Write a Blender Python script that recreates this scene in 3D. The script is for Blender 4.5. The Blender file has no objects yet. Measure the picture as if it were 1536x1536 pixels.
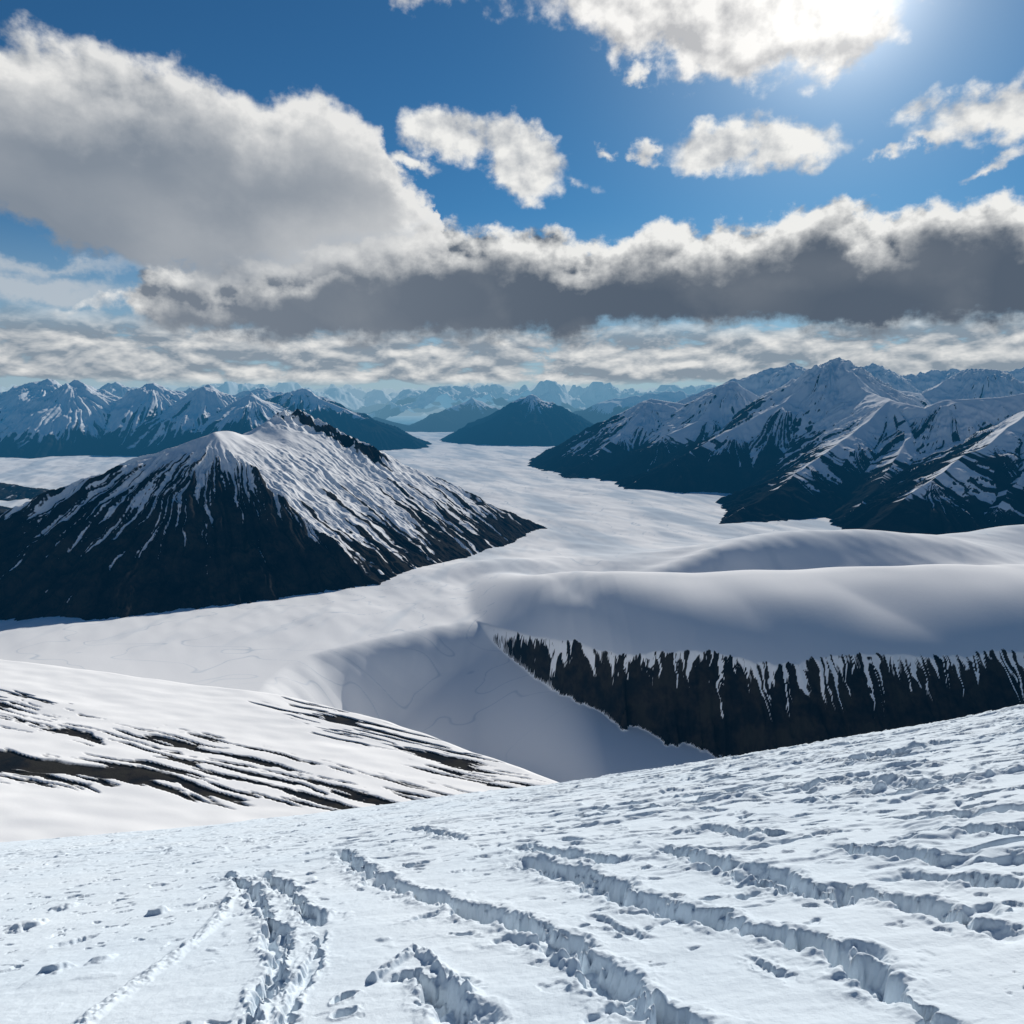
import bpy, math, numpy as np
from mathutils import Vector
rng = np.random.default_rng(7)
scene = bpy.context.scene
F_PX=1109.0; PITCH=math.atan(168/F_PX); CP=math.cos(PITCH); SP=math.sin(PITCH)

# ---------- survey helpers (bearing measured on the photo + real distance -> world point)
def ray(u,v):
    a=(u-768)/F_PX; b=(768-v)/F_PX
    dy=CP+b*SP; dz=-SP+b*CP
    return a/dy, dz/dy
def W(u,v,Y):
    k,q=ray(u,v); return (k*Y,Y,q*Y)
def azel(u,v):
    k,q=ray(u,v); return math.degrees(math.atan(k)), math.degrees(math.atan(q/math.sqrt(1+k*k)))

# ---------- noise
GA=rng.random(256)*2*np.pi
GX=np.cos(GA).astype(np.float32); GY=np.sin(GA).astype(np.float32)
def _h(ix,iy,s):
    h=(ix.astype(np.uint32)*np.uint32(374761393)+iy.astype(np.uint32)*np.uint32(668265263)+np.uint32((s*2654435761)&0xffffffff))
    h=(h^(h>>np.uint32(13)))*np.uint32(1274126177)
    return ((h^(h>>np.uint32(16)))&np.uint32(255)).astype(np.int32)
def perlin(x,y,s=0):
    x=np.asarray(x,dtype=np.float64); y=np.asarray(y,dtype=np.float64)
    x,y=np.broadcast_arrays(x,y)
    ix=np.floor(x).astype(np.int64); iy=np.floor(y).astype(np.int64)
    fx=(x-ix).astype(np.float32); fy=(y-iy).astype(np.float32)
    u=fx*fx*fx*(fx*(fx*6-15)+10); v=fy*fy*fy*(fy*(fy*6-15)+10)
    def g(dx,dy):
        i=_h(ix+dx,iy+dy,s); return GX[i]*(fx-dx)+GY[i]*(fy-dy)
    a=g(0,0); b=g(1,0); c=g(0,1); d=g(1,1)
    return ((a+(b-a)*u)*(1-v)+(c+(d-c)*u)*v)*1.5
def fbm(x,y,o=4,s=0,g=.5,l=2.03):
    r=0; a=1; n=0
    for i in range(o):
        r=r+a*perlin(x,y,s+i*17); n+=a; a*=g; x=x*l+3.1; y=y*l+1.7
    return r/n
def ridged(x,y,o=5,s=0,g=.5,l=2.07):
    r=0; a=1; n=0; w=1
    for i in range(o):
        q=1-np.abs(perlin(x,y,s+i*13)); q=q*q
        r=r+a*q*w; n+=a; w=np.clip(q*1.6,0,1); a*=g; x=x*l+5.3; y=y*l+2.9
    return r/n
def ss(a,b,x):
    t=np.clip((x-a)/(b-a),0,1); return t*t*(3-2*t)
def smax(a,b,k):
    h=np.clip(.5+.5*(a-b)/k,0,1); return b+(a-b)*h+k*h*(1-h)
def smin(a,b,k): return -smax(-a,-b,k)
def sint(x,xp,fp,w=40):
    r=0
    for i in (-1,-.5,0,.5,1): r=r+np.interp(x+i*w,xp,fp)
    return r/5

# ---------- mesh
def grid_mesh(name,X,Y,Z,mat,keep=None,attrs=None):
    R,C=X.shape
    idx=np.arange(R*C).reshape(R,C)
    q=np.stack([idx[:-1,:-1],idx[:-1,1:],idx[1:,1:],idx[1:,:-1]],-1).reshape(-1,4)
    co=np.stack([X,Y,Z],-1).reshape(-1,3).astype(np.float32)
    attrs={k:np.asarray(a,dtype=np.float32).reshape(-1) for k,a in (attrs or {}).items()}
    if keep is not None:
        kf=keep.reshape(-1); q=q[kf[q].any(1)]
        used=np.zeros(R*C,bool); used[q.reshape(-1)]=True
        remap=np.cumsum(used)-1; q=remap[q]; co=co[used]
        attrs={k:a[used] for k,a in attrs.items()}
    me=bpy.data.meshes.new(name)
    me.vertices.add(len(co)); me.vertices.foreach_set('co',co.reshape(-1))
    me.loops.add(q.size); me.loops.foreach_set('vertex_index',q.reshape(-1).astype(np.int32))
    me.polygons.add(len(q)); me.polygons.foreach_set('loop_start',np.arange(0,q.size,4,dtype=np.int32))
    try: me.polygons.foreach_set('loop_total',np.full(len(q),4,dtype=np.int32))
    except Exception: pass
    me.update(calc_edges=True)
    me.shade_smooth()
    for k,a in attrs.items():
        at=me.attributes.new(k,'FLOAT','POINT'); at.data.foreach_set('value',a)
    me.materials.append(mat)
    ob=bpy.data.objects.new(name,me); scene.collection.objects.link(ob)
    return ob
def pgrid(y,u0,u1,n):
    u=np.linspace(u0,u1,n); X=np.outer(y,u); Y=np.repeat(y[:,None],n,1); return X,Y,u
def grads(Z,y,u):
    dr=np.gradient(Z,y,axis=0); du=np.gradient(Z,u,axis=1)
    gx=du/y[:,None]; gy=dr-(u[None,:]/y[:,None])*du
    return gx,gy

# ---------- node helper
class G:
    def __init__(s,nt): s.nt=nt
    def n(s,t,**k):
        nd=s.nt.nodes.new(t)
        for a,b in k.items(): setattr(nd,a,b)
        return nd
    def set(s,inp,v):
        if isinstance(v,bpy.types.NodeSocket): s.nt.links.new(v,inp)
        else: inp.default_value=v
    def m(s,op,a,b=None,c=None,clamp=False):
        nd=s.n('ShaderNodeMath',operation=op,use_clamp=clamp); s.set(nd.inputs[0],a)
        if b is not None: s.set(nd.inputs[1],b)
        if c is not None: s.set(nd.inputs[2],c)
        return nd.outputs[0]
    def mr(s,x,a,b,c=0.,d=1.,t='SMOOTHSTEP'):
        nd=s.n('ShaderNodeMapRange',interpolation_type=t)
        s.set(nd.inputs[0],x); s.set(nd.inputs[1],a); s.set(nd.inputs[2],b); s.set(nd.inputs[3],c); s.set(nd.inputs[4],d)
        return nd.outputs[0]
    def noise(s,vec,scale,detail=4,rough=.5,dist=0.,dim='3D'):
        nd=s.n('ShaderNodeTexNoise',noise_dimensions=dim); s.set(nd.inputs['Vector'],vec)
        nd.inputs['Scale'].default_value=scale; nd.inputs['Detail'].default_value=detail
        nd.inputs['Roughness'].default_value=rough; nd.inputs['Distortion'].default_value=dist
        return nd
    def mix(s,f,a,b,bt='MIX'):
        nd=s.n('ShaderNodeMix',data_type='RGBA',blend_type=bt)
        s.set(nd.inputs[0],f)
        s.set(nd.inputs[6],a if isinstance(a,bpy.types.NodeSocket) else (*a,1)); s.set(nd.inputs[7],b if isinstance(b,bpy.types.NodeSocket) else (*b,1))
        return nd.outputs[2]
    def xyz(s,x,y,z):
        nd=s.n('ShaderNodeCombineXYZ'); s.set(nd.inputs[0],x); s.set(nd.inputs[1],y); s.set(nd.inputs[2],z); return nd.outputs[0]

def finish(g,shader,haze=True):
    out=g.n('ShaderNodeOutputMaterial')
    if haze:  # air haze painted into the material as emission, stronger away from the origin
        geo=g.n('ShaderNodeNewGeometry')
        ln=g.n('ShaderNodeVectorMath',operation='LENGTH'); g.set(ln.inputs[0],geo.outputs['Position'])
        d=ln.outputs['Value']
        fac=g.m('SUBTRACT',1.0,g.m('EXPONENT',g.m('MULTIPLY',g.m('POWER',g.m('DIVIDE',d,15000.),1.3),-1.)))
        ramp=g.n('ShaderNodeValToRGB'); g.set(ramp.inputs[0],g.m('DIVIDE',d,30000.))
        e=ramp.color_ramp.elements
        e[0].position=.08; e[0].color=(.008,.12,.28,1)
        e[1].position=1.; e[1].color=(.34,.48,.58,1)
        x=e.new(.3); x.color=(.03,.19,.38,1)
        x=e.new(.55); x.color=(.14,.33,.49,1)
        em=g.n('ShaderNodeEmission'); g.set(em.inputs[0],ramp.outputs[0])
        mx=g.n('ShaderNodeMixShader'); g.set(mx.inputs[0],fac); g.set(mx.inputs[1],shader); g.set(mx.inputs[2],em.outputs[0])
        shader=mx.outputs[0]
    g.set(out.inputs[0],shader)

def newmat(name):
    m=bpy.data.materials.new(name); m.use_nodes=True; m.node_tree.nodes.clear()
    m.cycles.emission_sampling='NONE'
    return m,G(m.node_tree)

def terrain_mat(name,fine=.05,rock_a=(.012,.015,.019),rock_b=(.028,.029,.031),edge=.05,namp=.25,bump=2.,moss=(.03,.032,.028)):
    m,g=newmat(name)
    geo=g.n('ShaderNodeNewGeometry'); P=geo.outputs['Position']
    at=g.n('ShaderNodeAttribute',attribute_name='snow').outputs['Fac']
    tone=g.n('ShaderNodeAttribute',attribute_name='tone').outputs['Fac']
    n1=g.noise(P,fine,4,.65).outputs[0]
    f=g.m('ADD',at,g.m('MULTIPLY',g.m('SUBTRACT',n1,.5),namp))
    f=g.mr(f,.5-edge,.5+edge)
    n2=g.noise(P,fine*.2,3,.65).outputs[0]
    rock=g.mix(g.mr(n2,.35,.65),rock_a,rock_b)
    rock=g.mix(g.mr(n2,.5,.62,0,.5),rock,moss)
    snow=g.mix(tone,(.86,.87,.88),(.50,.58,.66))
    col=g.mix(f,rock,snow)
    b=g.n('ShaderNodeBsdfDiffuse'); g.set(b.inputs['Color'],col)
    bp=g.n('ShaderNodeBump'); g.set(bp.inputs['Strength'],g.mr(f,0.,1.,.9,.12)); bp.inputs['Distance'].default_value=bump
    g.set(bp.inputs['Height'],n1); g.set(b.inputs['Normal'],bp.outputs[0])
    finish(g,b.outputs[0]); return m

def fg_mat():
    m,g=newmat('fresh_snow')
    geo=g.n('ShaderNodeNewGeometry'); P=geo.outputs['Position']
    n1=g.noise(P,14.,5,.72).outputs[0]; n3=g.noise(P,.5,1,.5,dim='2D').outputs[0]
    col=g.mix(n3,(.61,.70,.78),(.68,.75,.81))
    b=g.n('ShaderNodeBsdfDiffuse'); g.set(b.inputs['Color'],col)
    bp=g.n('ShaderNodeBump'); bp.inputs['Strength'].default_value=.5; bp.inputs['Distance'].default_value=.018
    g.set(bp.inputs['Height'],n1)
    g.set(b.inputs['Normal'],bp.outputs[0])
    finish(g,b.outputs[0],haze=False); return m

# ================= FOREGROUND =================
H0=1.8; FA=.379; FB=.0045; FC=.1437; FD=.002
def fg0(X,Y): return -H0-FA*Y-FB*Y*Y+FC*X+FD*X*X
def hit(u,v):
    k,q=ray(u,v); q=-q; b=FB-FD*k*k; B=q-FA+FC*k
    D=max(B*B-4*b*H0,0.); y=(B-math.sqrt(D))/(2*b); return k*y,y
def seg_dist(X,Y,pts):
    best=np.full(X.shape,1e9); S=np.zeros(X.shape); acc=0
    for (x0,y0),(x1,y1) in zip(pts[:-1],pts[1:]):
        dx,dy=x1-x0,y1-y0; L=math.hypot(dx,dy)
        t=np.clip(((X-x0)*dx+(Y-y0)*dy)/(L*L),0,1)
        d=np.hypot(X-x0-t*dx,Y-y0-t*dy)
        mk=d<best; best=np.where(mk,d,best); S=np.where(mk,acc+t*L,S); acc+=L
    return best,S,None,acc
def subdiv(pts):
    p=[pts[0]]+list(pts)+[pts[-1]]; out=[]
    for i in range(1,len(p)-2):
        for t in (0,.25,.5,.75):
            o=[]
            for k in range(2):
                a,b,c,d=p[i-1][k],p[i][k],p[i+1][k],p[i+2][k]
                o.append(.5*((2*b)+(-a+c)*t+(2*a-5*b+4*c-d)*t*t+(-a+3*b-3*c+d)*t**3))
            out.append(tuple(o))
    out.append(pts[-1]); return out
TR=[ # track polyline, half width (m), depth (m)
 ([(505,1275),(535,1300),(575,1325),(640,1345),(720,1370),(800,1395),(870,1435),(930,1480),(1000,1520),(1070,1560)],.15,.18),
 ([(750,1290),(860,1310),(940,1345),(1010,1365),(1090,1385),(1170,1400),(1230,1415),(1290,1450),(1350,1490),(1440,1540)],.18,.21),
 ([(980,1265),(1060,1290),(1150,1310),(1220,1330),(1290,1355)],.17,.17),
 ([(760,1270),(820,1280),(880,1285),(930,1296)],.15,.13),
 ([(1220,1322),(1300,1335),(1400,1360),(1480,1385),(1560,1400)],.15,.17),
 ([(1310,1302),(1400,1310),(1470,1316),(1560,1325)],.17,.16),
 ([(1225,1265),(1330,1272),(1450,1285)],.18,.15),
 ([(1060,1300),(1180,1335),(1290,1340)],.08,.06),
 ([(1340,1225),(1440,1215),(1560,1205)],.20,.15),
 ([(1380,1245),(1470,1240),(1560,1245)],.20,.15),
 ([(1030,1235),(1110,1245),(1190,1250)],.18,.12),
 ([(1180,1180),(1290,1170),(1400,1172)],.2,.12),
 ([(1250,1140),(1380,1120),(1540,1095)],.25,.14),
 ([(700,1265),(640,1250),(600,1245)],.14,.07),
 ([(330,1308),(365,1330),(392,1365),(410,1400),(420,1440),(400,1490),(365,1550)],.10,.12),
 ([(385,1308),(430,1340),(455,1365),(485,1395)],.12,.13),
 ([(485,1395),(470,1445),(430,1520),(420,1560)],.06,.06),
 ([(870,1370),(930,1395),(990,1412)],.06,.04),
 ([(1090,1515),(1120,1525),(1140,1545)],.04,.03),
 ([(572,1478),(612,1462),(640,1478),(672,1505),(712,1540)],.11,.16),
 ([(1440,1372),(1500,1385),(1560,1392)],.10,.09),
 ([(1100,1420),(1160,1450),(1210,1475)],.05,.035),
 ([(1470,1270),(1520,1278),(1570,1284)],.16,.12),
]
RAISED=[([(350,1345),(320,1390),(270,1430),(215,1470),(160,1510),(110,1550)],.09,.03),
        ([(420,1400),(425,1450),(400,1500),(385,1550)],.05,.04),
        ([(560,1470),(600,1445),(625,1430),(655,1450),(700,1490)],.06,.05),
        ([(840,1440),(900,1475),(950,1500),(1000,1535)],.07,.05)]
LUMPS=[(240,1372,.10,.07),(85,1462,.12,.06),(150,1447,.10,.04),
       (870,1450,.06,.05),(940,1480,.06,.05),(985,1500,.06,.06),(575,1412,.05,.02),(45,1390,.16,.06),(100,1358,.14,.05)]
def foreground():
    y=np.concatenate([np.geomspace(1.7,32,1200),np.geomspace(32.4,340,100)])
    X,Y,u=pgrid(y,-.95,.95,1300)
    Z=fg0(X,Y)
    d=np.zeros(X.shape)
    d+=.10*fbm(X/6,Y/6,3,1)+.016*fbm(X/.9,Y/.35,3,5)+.0035*fbm(X/.09,Y/.09,2,7)
    wx=X+.25*fbm(X/.8,Y/.8,2,9); wy=Y+.2*fbm(X/.8,Y/.8,2,10)
    dens=ss(4.6,9.5,Y+.5*X)*(.42+.75*ss(-5,7,X))
    patch=ss(-.15,.25,fbm(X/3.5,Y/2.5,2,18))
    n=fbm(wx/.85,wy/.42,4,20,.55)
    d+=dens*.06*ss(.06,.34,n)*(.4+.6*patch)
    n=fbm(wx/.5+7,wy/.25,3,24)
    d-=dens*.045*ss(.18,.34,n)
    n=fbm(X/2.2-.2*Y,wy/.5,4,28,.55)
    d-=dens*.11*ss(.20,.32,n)*ss(-3,4,X)
    n=fbm(wx/.3,wy/.22,3,33); d+=.025*ss(.25,.45,n)*patch*ss(3.5,7,Y)
    n=fbm(wx/.22,wy/.17,3,36); d-=.022*ss(.30,.42,n)*(1-patch)
    nr=np.where(y<34)[0][-1]+1
    Xn,Yn=X[:nr],Y[:nr]
    nz1=fbm(Xn/.16,Yn/.16,3,40); nz2=fbm(Xn/.05,Yn/.05,2,44)
    for ti,(pts,w,dep) in enumerate(TR):
        wp=subdiv([hit(*p) for p in pts]); a=np.array(wp)
        m=(Xn>a[:,0].min()-.8)&(Xn<a[:,0].max()+.8)&(Yn>a[:,1].min()-.8)&(Yn<a[:,1].max()+.8)
        if not m.any(): continue
        xx,yy=Xn[m],Yn[m]
        D,S,sd,L=seg_dist(xx,yy,wp)
        D=D+.085*nz1[m]+.035*nz2[m]
        step=.5+.5*np.cos(S*2*np.pi/.62+ti)
        hw=w*(.66+.5*perlin(S/.7,S*0+ti*3.3,50)+.2*perlin(S/.13,S*0+ti*5.1,51)+.30*step); ends=ss(0,.35,S)*ss(0,.35,L-S)
        prof=1-ss(hw*.5,hw*1.0,D)
        dd=dep*(.66+.6*perlin(S/.5,S*0+ti,52)+.36*step)
        v=-np.clip(dd,.12*dep,9)*prof*ends*(1+.7*nz1[m])
        v+=np.exp(-((D-hw*1.35)/(w*.4))**2)*(.010+.07*np.clip(nz1[m],0,1))*ends
        tmp=np.zeros(Xn.shape); tmp[m]=v; d[:nr]+=tmp
    for pts,w,hh in RAISED:
        wp=subdiv([hit(*p) for p in pts]); D,S,sd,L=seg_dist(Xn,Yn,wp)
        D=D+.05*nz1
        d[:nr]+=hh*(1-ss(w*.3,w,D))*(.4+1.6*np.clip(nz1+.3,0,1)+.6*nz2)
    for (pu,pv,r,hh) in LUMPS:
        cx,cy=hit(pu,pv)
        D=np.hypot((Xn-cx)/1.3,Yn-cy)+.10*nz1*r/.1
        d[:nr]+=hh*(1-ss(r*.25,r,D))*(1+.6*nz1)
    # loose boot prints
    r2=np.random.default_rng(21)
    for i in range(120):
        cy=r2.uniform(3.2,15); cx=r2.uniform(-.7,.8)*cy; r=r2.uniform(.04,.12); an=r2.uniform(-.9,.9)
        dep=r2.uniform(.02,.06)
        m=(np.abs(Xn-cx)<.5)&(np.abs(Yn-cy)<.5)
        xx,yy=Xn[m]-cx,Yn[m]-cy
        a=xx*math.cos(an)+yy*math.sin(an); b=-xx*math.sin(an)+yy*math.cos(an)
        D=np.hypot(a/1.9,b)+.06*nz1[m]+.02*nz2[m]
        tmp=np.zeros(Xn.shape); tmp[m]=-dep*(1-ss(r*.4,r,D))+.2*dep*np.exp(-((D-r*1.2)/(r*.3))**2); d[:nr]+=tmp
    Z=Z+d
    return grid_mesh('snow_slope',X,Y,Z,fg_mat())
foreground()

# ================= VALLEY SHEET =================
def valley():
    y=np.concatenate([np.geomspace(230,600,40)[:-1],np.geomspace(600,960,190)[:-1],np.geomspace(960,1650,560)[:-1],np.geomspace(1650,2300,130)[:-1],np.geomspace(2300,12000,330)[:-1],np.geomspace(12000,70000,50)])
    X,Y,u=pgrid(y,-1.0,1.0,1150)
    Fl=-500+18*fbm(X/900,Y/1100,3,60)+7*fbm(X/170+Y/400,Y/260,3,63)*ss(1100,1900,Y)
    xe=sint(Y,[300,900,1010,1130,1230,1310,1452,1556,1640,1720,1900],[150,-120,-260,-390,-430,-425,-345,-210,-105,60,500],50)
    db=(X-xe)*.8+12*fbm(X/110,Y/110,2,66)
    uu=.38*X+.92*Y
    bas=ss(-20,140,db)*(1-ss(1600,1800,Y))
    Fl=Fl-(16+np.clip(.42*(1475-uu),0,215)*(1-.70*ss(-70,150,X)))*bas  # added hollow, tilted off the sun; its shade stands in for a cloud shadow
    def gau(cx,cy,sx,sy,h,rot=0):
        c,s=math.cos(rot),math.sin(rot); dx=(X-cx)*c+(Y-cy)*s; dy=-(X-cx)*s+(Y-cy)*c
        return h*np.exp(-(dx/sx)**2-(dy/sy)**2)
    Fl=Fl+gau(1000,2080,560,200,125,-.15)+gau(1500,1720,420,130,80,-.2)+gau(560,1980,240,90,45,.3)+gau(1700,2300,500,200,110)+gau(980,1700,260,80,40,.25)+gau(-50,2150,220,90,22,.4)
    xp=[-300,-105,0,80,150,256,370,460,664,810,1500,2500]
    yf=sint(X,xp,[1990,1655,1500,1340,1225,1125,1060,1020,1000,1000,1000,1000],25)
    yr0=sint(X,xp,[2000,1668,1522,1391,1280,1195,1154,1131,1119,1118,1115,1115],60)
    zr0=sint(X,xp,[-530,-508,-489,-468,-440,-425,-415,-410,-400,-395,-385,-380],60)
    A=sint(X,[-260,-150,-60,0,150,300,1500],[0,4,24,42,64,78,72],60)
    wob=22*fbm(X/120,Y*0,2,76)+9*fbm(X/26,Y*0,2,79)+4*fbm(X/9,Y*0,2,77)
    rw=ss(0,120,X)
    yr=yr0+wob*rw+2*rw
    lean=.8*perlin(X/90,X*0,73)
    flute=perlin(X/34,Y*0,70)*.9+perlin(X/13,Y/60,71)*.45+.5*fbm(X/9,Y/20,3,72)
    flw=ss(-60,60,X)
    lin=np.clip((Y-yf)/(yr-yf+1e-3),0,1)
    t=lin+26*flute*flw/(yr-yf+20)*(1-lin)*np.where(Y<yf-30,0,1)
    t=np.where(Y<yf-26,-1,np.where(Y<yf,(Y-yf+26*flute*flw)/(yr-yf+1e-3),t))
    s=Y-yr; s0=Y-yr0
    L=270
    def topf(s0): return zr0+np.where(s0>0,A*(1-(1-np.clip(s0/L,0,1))**2),2*A/L*s0)+(12*fbm(X/260+.3,Y/330,2,75)+14*np.sqrt(perlin(X/300+.2+s0/500,Y/700,78)**2+.006)-5)*ss(-20,180,s0)*ss(-60,160,X)-ss(L,L+500,s0)*(zr0+A+520)
    top=topf(s0)
    zedge=topf(yr-yr0)
    tt=np.clip(t,0,1)
    P=np.where(t<=0,-760.,np.where(s<0,-600+(zedge+600)*tt**.8,top))
    P=np.where((s<0)&(t>0),np.minimum(P,zedge),P)
    Z=smax(Fl,P,6)
    cliff=(t>-.02)&(P>Fl+1)&(X>-40)
    E=-349.5-.129*X-.151*Y+5*fbm(X/150,Y/90,3,80)
    ye=sint(Y*0+X,[-1700,-830,-341,-169,45,150,300,600],[1200,1149,1130,1055,905,820,700,400],40)
    dd=Y-ye
    Sp=E-.62*np.where(dd>0,np.sqrt(dd*dd+400)-20,0)
    onspur=Sp>Fl
    Z=smax(Sp,Z,5)
    snow=np.full(X.shape,1.2)
    Xl=X+lean*(1-tt)*60+9*fbm(X/30,tt*3,4,89)+4*fbm(X/9,tt*7,2,86)
    st=perlin(Xl/6.5,tt*1.2,90)*.75+perlin(Xl/3.2,tt*2.2,91)*.5+perlin(Xl/19,tt*.8,92)*.55+.3*fbm(Xl/3,tt*12,2,94)
    sc=.5+(tt-.97)*2.6+.66*st-.12+.25*perlin(Xl/60,tt*0,82)
    gw=.03+.045*tt+.04*perlin(Xl/50,tt*2,85)
    gl=(1-ss(gw,gw+.05,np.abs(perlin(Xl/29,tt*.5,88))))*ss(-.30,.05,perlin(Xl/45,tt*.8,87))
    gl2=(1-ss(gw*.8,gw*.8+.06,np.abs(perlin(Xl/14+9,tt*.8,84))))*ss(.4,.75,tt+.5*perlin(Xl/25,tt*0,83))
    sc=sc+1.1*gl+.8*gl2
    sc=sc+.25*(1-ss(20,120,X))
    snow=np.where(cliff&(s<25),np.where(s<0,sc,sc+s*.08),snow)
    ca,sa=math.cos(-.30),math.sin(-.30)
    a=X*ca+Y*sa+25*fbm(X/130,Y/130,2,95); b=-X*sa+Y*ca+16*fbm(X/190,Y/120,3,96)
    n=perlin(a/150,b/12,97)*.65+perlin(a/65,b/5.5,98)*.38+.18*perlin(a/18,b/3.2,99)
    edgeb=np.exp(-((dd+52)/55)**2)*ss(-440,-240,X)
    low=np.exp(-((Y-785-.05*X)/38)**2)*ss(60,-50,X)
    midb=np.exp(-((Y-890+.25*(X+500))/55)**2)*ss(-80,-280,X)
    pat=ss(-.30,.15,fbm(X/150,Y/70,2,102))
    sp=1.0-2.5*np.clip(n+.11,0,1)*(.15+(1.35*edgeb+1.2*low+1.1*midb)*(.45+.55*pat))-.75*np.exp(-((Y-768+10*fbm(X/40,Y/40,2,101))/15)**2)*ss(-340,-450,X)-.26*low-.18*edgeb
    snow=np.where(onspur&(Y<1200)&(X<170),sp,snow)
    Z=Z-np.where(onspur,2.5*ss(.6,.4,snow),0)
    q=np.abs(fbm(X/420+.0006*Y,Y/900,3,110)); q2=np.abs(fbm(X/230+.0004*Y,Y/700,3,113)); q3=np.abs(fbm(X/300-.0002*Y+4,Y/160,3,115))
    ln=(1-ss(.0,.009,q))*ss(1800,2600,Y)*ss(9000,5000,Y)*ss(-.25,.05,fbm(X/500,Y/500,2,111))
    ln2=(1-ss(.0,.014,q2))*ss(1800,2400,Y)*ss(9000,6000,Y)*ss(-.2,.1,fbm(X/400,Y/600,2,112))
    ln3=(1-ss(.0,.012,q3))*ss(1150,1400,Y)*ss(2400,2000,Y)*ss(250,0,X)*.6
    snow=np.where((~cliff)&(~onspur)&(Z<-450),snow-.66*ln,snow)
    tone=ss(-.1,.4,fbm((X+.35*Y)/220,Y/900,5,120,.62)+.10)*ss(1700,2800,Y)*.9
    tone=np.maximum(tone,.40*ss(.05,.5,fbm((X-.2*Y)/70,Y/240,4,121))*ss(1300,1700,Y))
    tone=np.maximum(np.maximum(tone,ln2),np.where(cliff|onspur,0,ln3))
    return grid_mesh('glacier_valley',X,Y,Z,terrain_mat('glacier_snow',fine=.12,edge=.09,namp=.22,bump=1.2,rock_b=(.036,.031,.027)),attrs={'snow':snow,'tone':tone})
valley()

# ================= MOUNTAINS =================
def ridge_field(X,Y,ridges,slope,warp=30,wl=250,seed=0,rib=18,ribl=55,curve=0.0):
    Xw=X+warp*fbm(X/wl,Y/wl,3,seed+1); Yw=Y+warp*fbm(X/wl,Y/wl,3,seed+5)
    best=np.full(X.shape,-9e9); T=np.zeros(X.shape); Dd=np.zeros(X.shape)
    off=0
    for rd in ridges:
        sl=slope
        if isinstance(rd,tuple): rd,sl=rd
        off+=1371.3
        for (x0,y0,z0),(x1,y1,z1) in zip(rd[:-1],rd[1:]):
            dx,dy=x1-x0,y1-y0; L=math.hypot(dx,dy)+1e-6
            al=((Xw-x0)*dx+(Yw-y0)*dy)/L; t=np.clip(al/L,0,1)
            d=np.hypot(Xw-x0-t*dx,Yw-y0-t*dy)
            pr=np.abs((Xw-x0)*dy-(Yw-y0)*dx)/L
            ex=np.where(al<0,al,np.where(al>L,al-L,0))
            h=z0+(z1-z0)*t-sl*d*(1-curve*np.clip(d/1500,0,1))
            mk=h>best
            best=np.where(mk,h,best); Dd=np.where(mk,d,Dd)
            sg=np.sign((Xw-x0)*dy-(Yw-y0)*dx)
            T=np.where(mk,off+t*L+np.arctan2(ex,pr+1e-3)*ribl*6+sg*400,T)
            off+=L
    r1=np.abs(perlin(T/ribl,Dd/(ribl*9),seed+11))+.5*np.abs(perlin(T/(ribl*.45),Dd/(ribl*5),seed+12))+.25*np.abs(perlin(T/(ribl*.2),Dd/(ribl*3),seed+13))
    best=best+rib*(r1-.45)*ss(0,ribl*2.5,Dd)
    return best,T,Dd,r1

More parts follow.
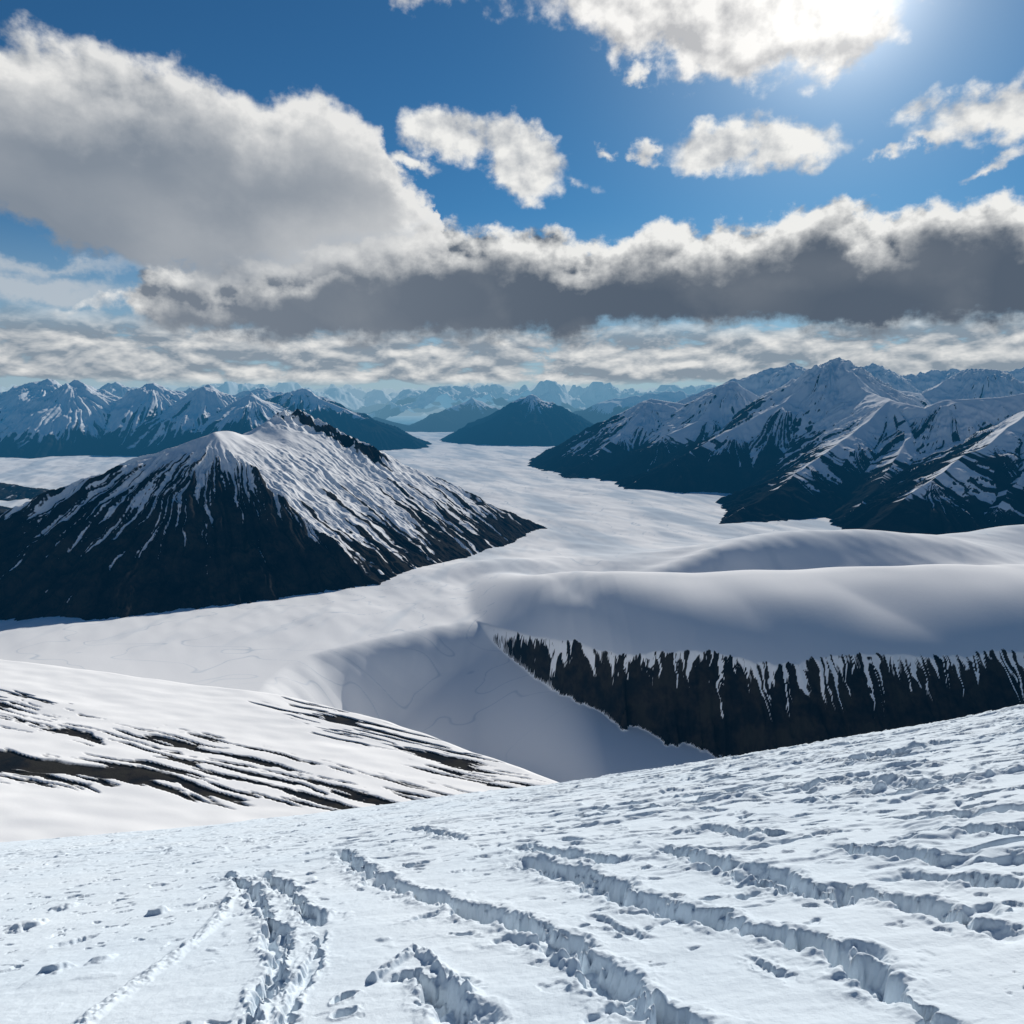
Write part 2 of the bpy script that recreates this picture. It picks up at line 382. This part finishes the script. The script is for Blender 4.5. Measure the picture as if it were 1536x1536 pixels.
def left_mountain():
    y=np.geomspace(1500,3200,900)
    X,Y,u=pgrid(y,-.95,.12,850)
    P1=(-904.,2300.,-90.); P2=W(420,612,2700)
    wx=X+20*fbm(X/150,Y/150,3,201); wy=Y+20*fbm(X/150,Y/150,3,205)
    def plane(p,nx,ny,sl):
        l=math.hypot(nx,ny); nx/=l; ny/=l
        dn=(wx-p[0])*nx+(wy-p[1])*ny; al=-(wx-p[0])*ny+(wy-p[1])*nx
        return p[2]-sl*dn, al, dn
    fs=[plane(P1,.0,-1.,.625),plane(P1,.448,-.894,.715),plane(P2,.335,-.172,.60),plane(P1,-.99,.10,.49),plane((P2[0],P2[1]+25,P2[2]),.35,.94,1.0),plane(P2,-.95,.30,.6)]
    h=fs[0][0]; T=np.arctan2(fs[0][1],fs[0][2]+330)*800; D=fs[0][2]; face=np.zeros(X.shape,int)
    for i,(hh,al,dn) in enumerate(fs[1:],1):
        mk=hh<h
        tc=np.arctan2(al,dn+330)*800 if i in (1,3) else al
        T=np.where(mk,tc+i*700,T); D=np.where(mk,dn,D); face=np.where(mk,i,face)
        h=smin(h,hh,5)
    h=h-34*np.exp(-(((X+868)/75)**2+((Y-2460)/80)**2))
    zf=np.clip((h+500)/400,0,1.2)
    dark=(face<2)|(face==3)
    amp=np.where(dark,24.,9.)
    Tt=T+14*fbm(X/60,Y/60,3,207)
    r=np.abs(perlin(Tt/42,D/420,211))+.5*np.abs(perlin(Tt/19,D/240,212))+.25*np.abs(perlin(Tt/8.5,D/130,213))
    depth=ss(1.0,.72,zf)
    h=h+amp*(r-.45)*depth+12*(ridged(X/110,Y/110,4,210)-.45)*depth+2.4*fbm(X/16,Y/16,3,214)*(.15+.85*depth)
    pk=np.exp(-(((X-P2[0]-10)/100)**2+((Y-P2[1]+20)/90)**2))
    cr=np.exp(-((Y-2700)/60)**2)*ss(-860,-800,X)*ss(-400,-540,X)*.9
    pk=np.maximum(pk,cr)
    h=h+pk*(50*ridged(X/52,Y/52,4,216)-14)
    st=perlin(Tt/12,D/170,220)*.6+perlin(Tt/5.5,D/90,221)*.5+.25*fbm(X/9,Y/9,2,222)
    st2=perlin(Tt/38,D/330,224)*.7+perlin(Tt/15,D/170,225)*.5+.35*fbm(X/24,Y/24,3,226)
    gul=.5-r
    wob=.16*fbm(X/170,Y/170,3,223)
    leftness=ss(-600,-1150,X)
    fade=ss(1.0,.70,zf)
    sl_=.5+(zf-.735+.14*leftness+wob)*2.1+gul*1.2*fade+st*1.2*(.30+.70*fade)
    fade2=ss(.90,.40,zf)
    sr_=.5+(zf-.31+wob)*2.3+gul*.7*fade2+st2*1.2*(.16+.84*fade2)
    snow=np.where(face==2,sr_,np.where(face==3,.5+(zf-.35)*3+st*.6,sl_))
    a3=np.abs(fs[1][0]-fs[2][0])
    snow=snow+.35*np.exp(-(a3/14)**2)*ss(.15,.4,zf)
    snow=snow-2.5*pk*ss(-.34,.0,ridged(X/55,Y/55,3,230)-.42+.3*st)
    snow=np.minimum(snow,1.2)
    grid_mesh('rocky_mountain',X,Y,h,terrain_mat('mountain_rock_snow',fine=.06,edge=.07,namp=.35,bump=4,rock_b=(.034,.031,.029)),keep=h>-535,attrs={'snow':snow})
left_mountain()

def side_hill():
    y=np.geomspace(2500,4400,260); X,Y,u=pgrid(y,-.98,-.5,300)
    R=[[W(-160,752,3050),W(-60,752,3000),W(-20,760,3000),W(25,776,2950),W(58,796,2900)],
       [W(-220,718,3950),W(-60,720,3900),W(0,724,3900),W(40,730,3850),W(72,737,3800)]]
    h,T,D,r=ridge_field(X,Y,R,.28,warp=25,wl=160,seed=700,rib=9,ribl=45)
    h=h+8*fbm(X/60,Y/60,4,705)
    snow=.15+.5*fbm(X/60,Y/25,4,706)+.5*np.abs(fbm(T/20,D/90,2,707))
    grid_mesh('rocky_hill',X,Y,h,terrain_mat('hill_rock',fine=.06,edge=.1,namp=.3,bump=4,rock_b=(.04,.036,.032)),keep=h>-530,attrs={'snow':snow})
side_hill()

def right_range():
    y=np.geomspace(2250,7800,800)
    X,Y,u=pgrid(y,-.05,.98,880)
    PK=W(1257,542,5000); Q=W(1340,600,4100); Z4=W(1620,578,3800)
    R=[[W(795,690,6250),W(870,655,6050),W(920,625,5850),W(975,598,5700),W(1030,606,5600),W(1092,574,5500),W(1150,600,5350),W(1195,570,5200),PK],
       [W(1092,574,5500),W(1060,625,5100),W(1000,655,4900)],
       [W(975,598,5700),W(930,650,5300),W(880,690,5000)],
       [PK,W(1180,602,4700),W(1100,640,4550),W(1020,684,4350),W(930,737,4150)],
       [PK,W(1300,588,4500),Q,W(1280,650,3850),W(1210,698,3550),W(1140,750,3200),W(1080,785,2950)],
       [Q,W(1390,612,3900),W(1420,600,3900),W(1500,596,3850),Z4],
       [Q,W(1370,655,3700),W(1340,700,3400),W(1290,760,3050)],
       [Z4,W(1550,612,3350),W(1480,662,3100),W(1400,720,2850),W(1310,785,2650)],
       [W(1550,612,3350),W(1540,690,2950),W(1500,760,2700)],
       [PK,W(1310,582,5150),W(1380,592,5400),W(1440,566,5600),W(1470,554,5600),W(1530,578,5600),W(1600,546,5600),W(1760,560,5500),W(1900,560,5400)],
       [Z4,W(1750,600,3700),W(1900,620,3600)],
       [W(1020,600,7000),W(1100,572,7000),W(1190,548,6900),W(1240,572,6900),W(1310,550,6900),W(1350,570,6900),W(1420,558,6900),W(1500,562,6900),W(1600,544,6900)]]
    h,T,D,r=ridge_field(X,Y,R,.57,warp=50,wl=380,seed=300,rib=36,ribl=105)
    zf=(h+500)/700
    h=h+50*(ridged(X/520,Y/520,5,310)-.45)*ss(0,160,D)+18*(ridged(X/110,Y/110,4,316)-.4)*ss(0,60,D)+50*ridged(X/150,Y/150,4,318)*ss(.7,1.,zf)
    gx,gy=grads(h,y,u); sl=np.hypot(gx,gy)
    st=perlin(T/45,D/420,320)*.6+perlin(T/20,D/250,321)*.4
    big=fbm(X/420,Y/420,3,324)
    snow=.5+(zf-.30+.00002*(Y-4500))*3.0+(.5-r)*1.1+st*.8+big*.7-np.clip(sl-.78,0,1)*1.4
    snow=np.minimum(snow,1.2)
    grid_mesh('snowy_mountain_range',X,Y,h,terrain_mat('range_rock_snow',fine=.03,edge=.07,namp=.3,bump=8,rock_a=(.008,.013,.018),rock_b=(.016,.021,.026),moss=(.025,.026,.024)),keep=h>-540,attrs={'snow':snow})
right_range()

def far_block(name,R,y0,y1,u0,u1,nr,nc,seed,slope=.5,snowline=.62,spurs=True,sc=1.,keepm=-560):
    y=np.geomspace(y0,y1,nr); X,Y,u=pgrid(y,u0,u1,nc)
    RR=list(R)
    if spurs:
        for rd in R:
            for (px,py,pz) in rd:
                for sgn in (-1,1):
                    L=(pz+500)/slope*.85*rng.uniform(.7,1.1); a=rng.uniform(-.6,.6)
                    m=(px+L*.45*math.sin(a)+rng.uniform(-80,80),py+sgn*L*.45,pz-(pz+500)*rng.uniform(.40,.52))
                    e=(px+L*math.sin(a),py+sgn*L,-510)
                    RR.append([(px,py,pz),m,e])
    h,T,D,r=ridge_field(X,Y,RR,slope,warp=80*sc,wl=600*sc,seed=seed,rib=55*sc,ribl=170*sc)
    zf=(h+500)/650
    h=h+80*sc*(ridged(X/(650*sc),Y/(650*sc),5,seed+30)-.45)*ss(0,250,D)+60*sc*(ridged(X/(240*sc),Y/(240*sc),4,seed+33)-.3)*ss(.6,1,zf)
    gx,gy=grads(h,y,u); sl=np.hypot(gx,gy)
    st=perlin(T/60,D/500,seed+40)
    snow=np.minimum(.5+(zf-snowline)*3.0+(.5-r)*.7+st*.4+fbm(X/600,Y/600,3,seed+41)*.8-np.clip(sl-.75,0,1)*.9,1.2)
    grid_mesh(name,X,Y,h,FARMAT,keep=h>keepm,attrs={'snow':snow})
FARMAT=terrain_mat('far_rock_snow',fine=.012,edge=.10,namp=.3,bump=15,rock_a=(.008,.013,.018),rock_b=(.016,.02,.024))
far_block('distant_mountain',[[W(-130,590,8200),W(-60,578,8000),W(0,594,8000),W(30,580,8000),W(68,570,8000),W(92,592,7900),W(120,573,7800),W(165,604,7800),W(200,592,7900),W(232,574,8000),W(270,600,7900),W(312,580,7800),W(345,608,7700),W(375,591,7600),W(410,625,7500),W(425,655,7300)],
     [W(-100,600,10000),W(60,582,10000),W(120,596,10000),W(175,574,10000),W(230,592,10000),W(290,584,10000),W(340,597,10000),W(390,582,10000),W(470,600,10000)]],5600,11000,-.95,-.18,450,720,400,slope=.55,snowline=.30)
far_block('distant_mountain',[[W(400,612,8700),W(430,600,8600),W(450,582,8500),W(480,598,8300),W(520,612,8200),W(565,637,7900),W(620,674,7600)]],6600,10500,-.42,-.05,300,400,440,snowline=.66)
far_block('distant_mountain',[[W(688,666,8900),W(735,636,9100),W(770,612,9300),W(797,592,9300),W(815,603,9300),W(845,622,9300),W(880,645,9500)]],7500,11500,-.15,.2,300,380,480,snowline=.66)
far_block('distant_mountain',[[W(560,625,12500),W(620,640,12000),W(660,618,12500),W(705,598,13000),W(745,612,13000)],[W(790,625,13000),W(850,625,12500),W(905,601,12500),W(950,595,12500),W(1020,588,12500),W(1080,600,12500)]],10300,16000,-.3,.4,260,600,520,snowline=.55,sc=1.4)
def far_range():
    y=np.geomspace(15500,46000,380); X,Y,u=pgrid(y,-.98,.98,1100)
    r=ridged(X/3600+.6,Y/4600+.3,7,600,.55)
    z=-560+(560+.016*Y+250)*np.clip((r-.12)*1.45,0,1.05)*(.75+.35*fbm(X/9000,Y/9000,2,610))
    zf=(z+500)/700
    snow=np.minimum(.5+(zf-.50)*2.+fbm(X/700,Y/700,3,612)*1.6,1.2)
    grid_mesh('distant_mountain_range',X,Y,z,FARMAT,keep=z>-560,attrs={'snow':snow})
far_range()

# ================= LIGHT =================
SAZ=math.radians(22.5); SEL=math.radians(25.5)
sd=Vector((math.sin(SAZ)*math.cos(SEL),math.cos(SAZ)*math.cos(SEL),math.sin(SEL)))
sl=bpy.data.lights.new('sun','SUN'); sl.energy=4.8; sl.angle=math.radians(.5); sl.color=(1,.945,.86)
so=bpy.data.objects.new('sun',sl); scene.collection.objects.link(so); so.rotation_euler=sd.to_track_quat('Z','Y').to_euler()

w=bpy.data.worlds.new('World'); scene.world=w; w.use_nodes=True; w.node_tree.nodes.clear()
g=G(w.node_tree)
sky=g.n('ShaderNodeTexSky',sky_type='NISHITA'); sky.sun_disc=False; sky.sun_elevation=SEL; sky.sun_rotation=SAZ
sky.altitude=1500; sky.air_density=1.; sky.dust_density=.4; sky.ozone_density=3.
tc=g.n('ShaderNodeTexCoord').outputs['Generated']
sep=g.n('ShaderNodeSeparateXYZ'); g.set(sep.inputs[0],tc)
x,yy,z=sep.outputs
DEG=180/math.pi
az=g.m('MULTIPLY',g.m('ARCTAN2',x,yy),DEG); el=g.m('MULTIPLY',g.m('ARCSINE',z),DEG)
base=g.xyz(az,g.m('MULTIPLY',el,1.25),0.)
wn=g.noise(base,.16,2,.5,dim='2D'); ws=g.n('ShaderNodeSeparateColor'); g.set(ws.inputs[0],wn.outputs['Color'])
wf=g.noise(base,.8,4,.6,dim='2D'); wfs=g.n('ShaderNodeSeparateColor'); g.set(wfs.inputs[0],wf.outputs['Color'])
def off(c,f,A,B): return g.m('ADD',g.m('MULTIPLY',g.m('SUBTRACT',c,.5),A),g.m('MULTIPLY',g.m('SUBTRACT',f,.5),B))
azw=g.m('ADD',az,off(ws.outputs[0],wfs.outputs[0],4.,1.9))
elw=g.m('ADD',el,off(ws.outputs[1],wfs.outputs[1],2.6,1.6))
fb=g.noise(base,.33,6,.52,dim='2D').outputs[0]
basel=g.xyz(g.m('ADD',az,.5),g.m('MULTIPLY',g.m('ADD',el,.8),1.25),0.)
fb2=g.noise(basel,.33,6,.52,dim='2D').outputs[0]
relief=g.m('SUBTRACT',fb,fb2)
soft=g.m('SUBTRACT',g.noise(base,.14,1,.4,dim='2D').outputs[0],.5)
def curve(pts):
    nd=g.n('ShaderNodeFloatCurve'); g.set(nd.inputs[1],g.m('DIVIDE',g.m('ADD',azw,75.),150.))
    c=nd.mapping.curves[0]; P=[]
    for (u,v) in pts:
        a,e=azel(u,v); P.append(((a+75)/150,(e+5)/50))
    P=[(0,P[0][1])]+P+[(1,P[-1][1])]
    c.points[0].location=P[0]; c.points[1].location=P[-1]
    for p in P[1:-1]: c.points.new(*p)
    for p in c.points: p.handle_type='AUTO_CLAMPED'
    nd.mapping.update()
    return g.m('SUBTRACT',g.m('MULTIPLY',nd.outputs[0],50.),5.)
def band(top,bot):
    t=curve(top); b=curve(bot)
    dt=g.m('SUBTRACT',t,elw); db=g.m('SUBTRACT',elw,b)
    return g.m('MINIMUM',dt,db),dt,db
def blob(u,v,ru,rv,rot=0.):
    a0,e0=azel(u,v); s=1/19.5
    dx=g.m('SUBTRACT',azw,a0); dy=g.m('SUBTRACT',elw,e0)
    c,sn=math.cos(rot),math.sin(rot)
    X=g.m('ADD',g.m('MULTIPLY',dx,c),g.m('MULTIPLY',dy,sn)); Y=g.m('SUBTRACT',g.m('MULTIPLY',dy,c),g.m('MULTIPLY',dx,sn))
    X=g.m('DIVIDE',X,ru*s); Y=g.m('DIVIDE',Y,rv*s)
    r=g.m('SQRT',g.m('ADD',g.m('MULTIPLY',X,X),g.m('MULTIPLY',Y,Y)))
    return g.m('MULTIPLY',g.m('SUBTRACT',1.,r),rv*s)
nz=g.m('SUBTRACT',fb,.5)
def dens(shape,amp,e0,e1): return g.mr(g.m('ADD',shape,g.m('MULTIPLY',nz,amp)),e0,e1)
S=10. # colours are divided by the background strength
def c3(a): return tuple(q*S for q in a)
skyc=g.mix(1.,sky.outputs[0],(.19,.46,.60),'MULTIPLY')
dot=g.n('ShaderNodeVectorMath',operation='DOT_PRODUCT'); g.set(dot.inputs[0],tc); dot.inputs[1].default_value=sd
dt_=g.m('MAXIMUM',dot.outputs['Value'],0.)
glow=g.m('ADD',g.m('ADD',g.m('MULTIPLY',g.m('POWER',dt_,2500.),4.),g.m('MULTIPLY',g.m('POWER',dt_,350.),.7)),g.m('MULTIPLY',g.m('POWER',dt_,60.),.22))
gl_c=g.n('ShaderNodeVectorMath',operation='SCALE'); gl_c.inputs[0].default_value=(10.,9.8,9.3); g.set(gl_c.inputs['Scale'],glow)
col=g.mix(1.,skyc,gl_c.outputs[0],'ADD')
col=g.mix(g.mr(el,-1.,14.,.85,0.),col,c3((.36,.47,.56)))
def deck(da,de):
    return g.xyz(g.m('MULTIPLY',g.m('ADD',az,da),.20),g.m('MULTIPLY',g.m('ADD',el,de),.50),3.)
ln1=g.noise(deck(0.,0.),1.25,5,.55,.15,dim='2D').outputs[0]
ln2=g.noise(deck(.2,.5),1.25,4,.55,.15,dim='2D').outputs[0]
lm=g.m('MULTIPLY',g.mr(el,.7,1.7),g.mr(el,4.,6.8,1.,0.))
ld=g.m('MULTIPLY',g.mr(g.m('ADD',ln1,g.m('MULTIPLY',lm,.33)),.56,.72),lm)
lb=g.m('ADD',.34,g.m('MULTIPLY',g.m('SUBTRACT',ln1,ln2),3.0),clamp=True)
lcol=g.mix(lb,c3((.23,.28,.34)),c3((.80,.79,.77)))
col=g.mix(g.m('MULTIPLY',ld,.92),col,lcol)
for (u_,v_,ru,rv) in [(30,432,120,20),(60,395,130,9)]:
    d=dens(blob(u_,v_,ru,rv),1.,-.3,.6); col=g.mix(g.m('MULTIPLY',d,.8),col,c3((.50,.55,.60)))
def small(shape,amp=2.6,e0=-.15,e1=.95,dark=(.43,.46,.50),bright=(.86,.86,.84),rs=3.):
    global col
    d=dens(shape,amp,e0,e1)
    B=g.m('ADD',.62,g.m('MULTIPLY',relief,rs),clamp=True)
    B=g.m('ADD',B,g.m('MULTIPLY',glow,.6))
    nd=g.mix(B,c3(dark),c3(bright))
    nd.node.clamp_factor=False
    col=g.mix(d,col,nd)
def U(*a):
    r=a[0]
    for b in a[1:]: r=g.m('MAXIMUM',r,b)
    return r
small(U(blob(680,200,72,44,-.2),blob(770,230,85,44,-.45),blob(850,262,45,14,-.3),
        blob(1090,222,95,34,0.),blob(1180,225,80,36,0.),blob(1140,205,60,28),
        blob(1490,165,100,32,.15),blob(1362,168,30,16,.3),blob(1560,150,70,40)),2.3)
small(U(blob(962,230,24,13,-.5),blob(1318,233,20,9),blob(1386,214,20,11),blob(1490,245,40,6,.3),blob(620,248,45,12,-.3),blob(958,102,18,11),blob(910,232,14,8)),1.2,-.1,.5)
s6=U(blob(1000,20,140,62,-.1),blob(1080,60,90,55,0.),blob(1190,10,130,75,0.),blob(1275,70,85,32,.35),blob(1120,-60,330,80),blob(650,-12,90,20))
small(s6,3.2,-.2,1.1,dark=(.48,.49,.51),bright=(.93,.92,.9),rs=3.2)
top1=[(-500,150),(-300,90),(-100,60),(60,52),(130,68),(240,78),(300,95),(360,128),(420,138),(470,128),(520,152),(560,180),(585,225),(610,270),(640,300),(655,330),(680,420)]
bot1=[(-500,330),(-100,300),(0,318),(60,350),(110,385),(200,410),(300,430),(500,440),(640,420),(680,425)]
top2=[(100,470),(140,440),(180,425),(230,405),(350,395),(450,375),(560,345),(650,335),(720,335),(800,345),(900,362),(1000,335),(1120,330),(1180,310),(1230,288),(1340,312),(1430,292),(1540,285),(1700,300),(2000,330)]
bot2=[(100,475),(150,452),(190,482),(300,503),(450,512),(560,518),(700,516),(900,502),(1200,497),(1540,490),(2000,474)]
sh2,dt2,db2=band(top2,bot2)
sh1,dt1,db1=band(top1,bot1)
d2=g.m('MULTIPLY',dens(dt2,2.2,-.2,.7),dens(db2,1.6,-.4,1.0)); d1=dens(sh1,2.2,-.3,1.1)
tn=g.m('ADD',dt2,g.m('MULTIPLY',nz,4.5))
rim=g.mr(tn,.5,4.0,1.,0.)
rightw=g.mr(az,-14.,6.)
B2=g.m('ADD',g.m('MULTIPLY',rim,g.m('ADD',.55,g.m('MULTIPLY',rightw,.37))),g.m('MULTIPLY',g.m('MULTIPLY',relief,3.4),g.m('ADD',.02,rim)),clamp=True)
B2=g.m('ADD',B2,g.m('ADD',g.m('MULTIPLY',soft,.18),g.mr(db2,1.0,.0,0.,.12)),clamp=True)
darkc=g.mix(g.mr(az,-25.,10.),c3((.18,.215,.265)),c3((.09,.12,.165)))
col2=g.mix(B2,darkc,c3((.86,.86,.84)))
tn1=g.m('ADD',dt1,g.m('MULTIPLY',nz,2.2))
B1=g.m('ADD',g.mr(tn1,-.2,6.5,.88,.0),g.m('MULTIPLY',g.m('MULTIPLY',relief,2.),g.mr(tn1,.8,5.,1.,.05)),clamp=True)
edge1=g.mr(az,-20.,-9.,0.,.38); low1=g.mr(db1,8.,1.,0.,.35)
B1=g.m('ADD',B1,g.m('ADD',g.m('ADD',g.m('MULTIPLY',soft,.4),g.m('MULTIPLY',edge1,.8)),g.m('MULTIPLY',low1,g.mr(az,-32.,-15.))),clamp=True)
col1=g.mix(B1,c3((.225,.265,.32)),c3((.80,.80,.79)))
col=g.mix(d2,col,col2)
d1=g.m('MULTIPLY',d1,g.mr(dt2,-.5,3.5,1.,0.))
col=g.mix(d1,col,col1)
bg=g.n('ShaderNodeBackground'); g.set(bg.inputs[0],col); bg.inputs[1].default_value=.1
ow=g.n('ShaderNodeOutputWorld'); g.set(ow.inputs[0],bg.outputs[0])
w.cycles.sampling_method='NONE'

# ================= CAMERA =================
cd=bpy.data.cameras.new('camera'); co=bpy.data.objects.new('camera',cd); scene.collection.objects.link(co)
cd.sensor_width=36; cd.lens=36*F_PX/1536; cd.clip_start=.1; cd.clip_end=200000
co.location=(0,0,0); co.rotation_euler=(math.radians(90)-PITCH,0,0)
scene.camera=co
scene.view_settings.view_transform='Standard'; scene.view_settings.look='None'; scene.view_settings.exposure=0
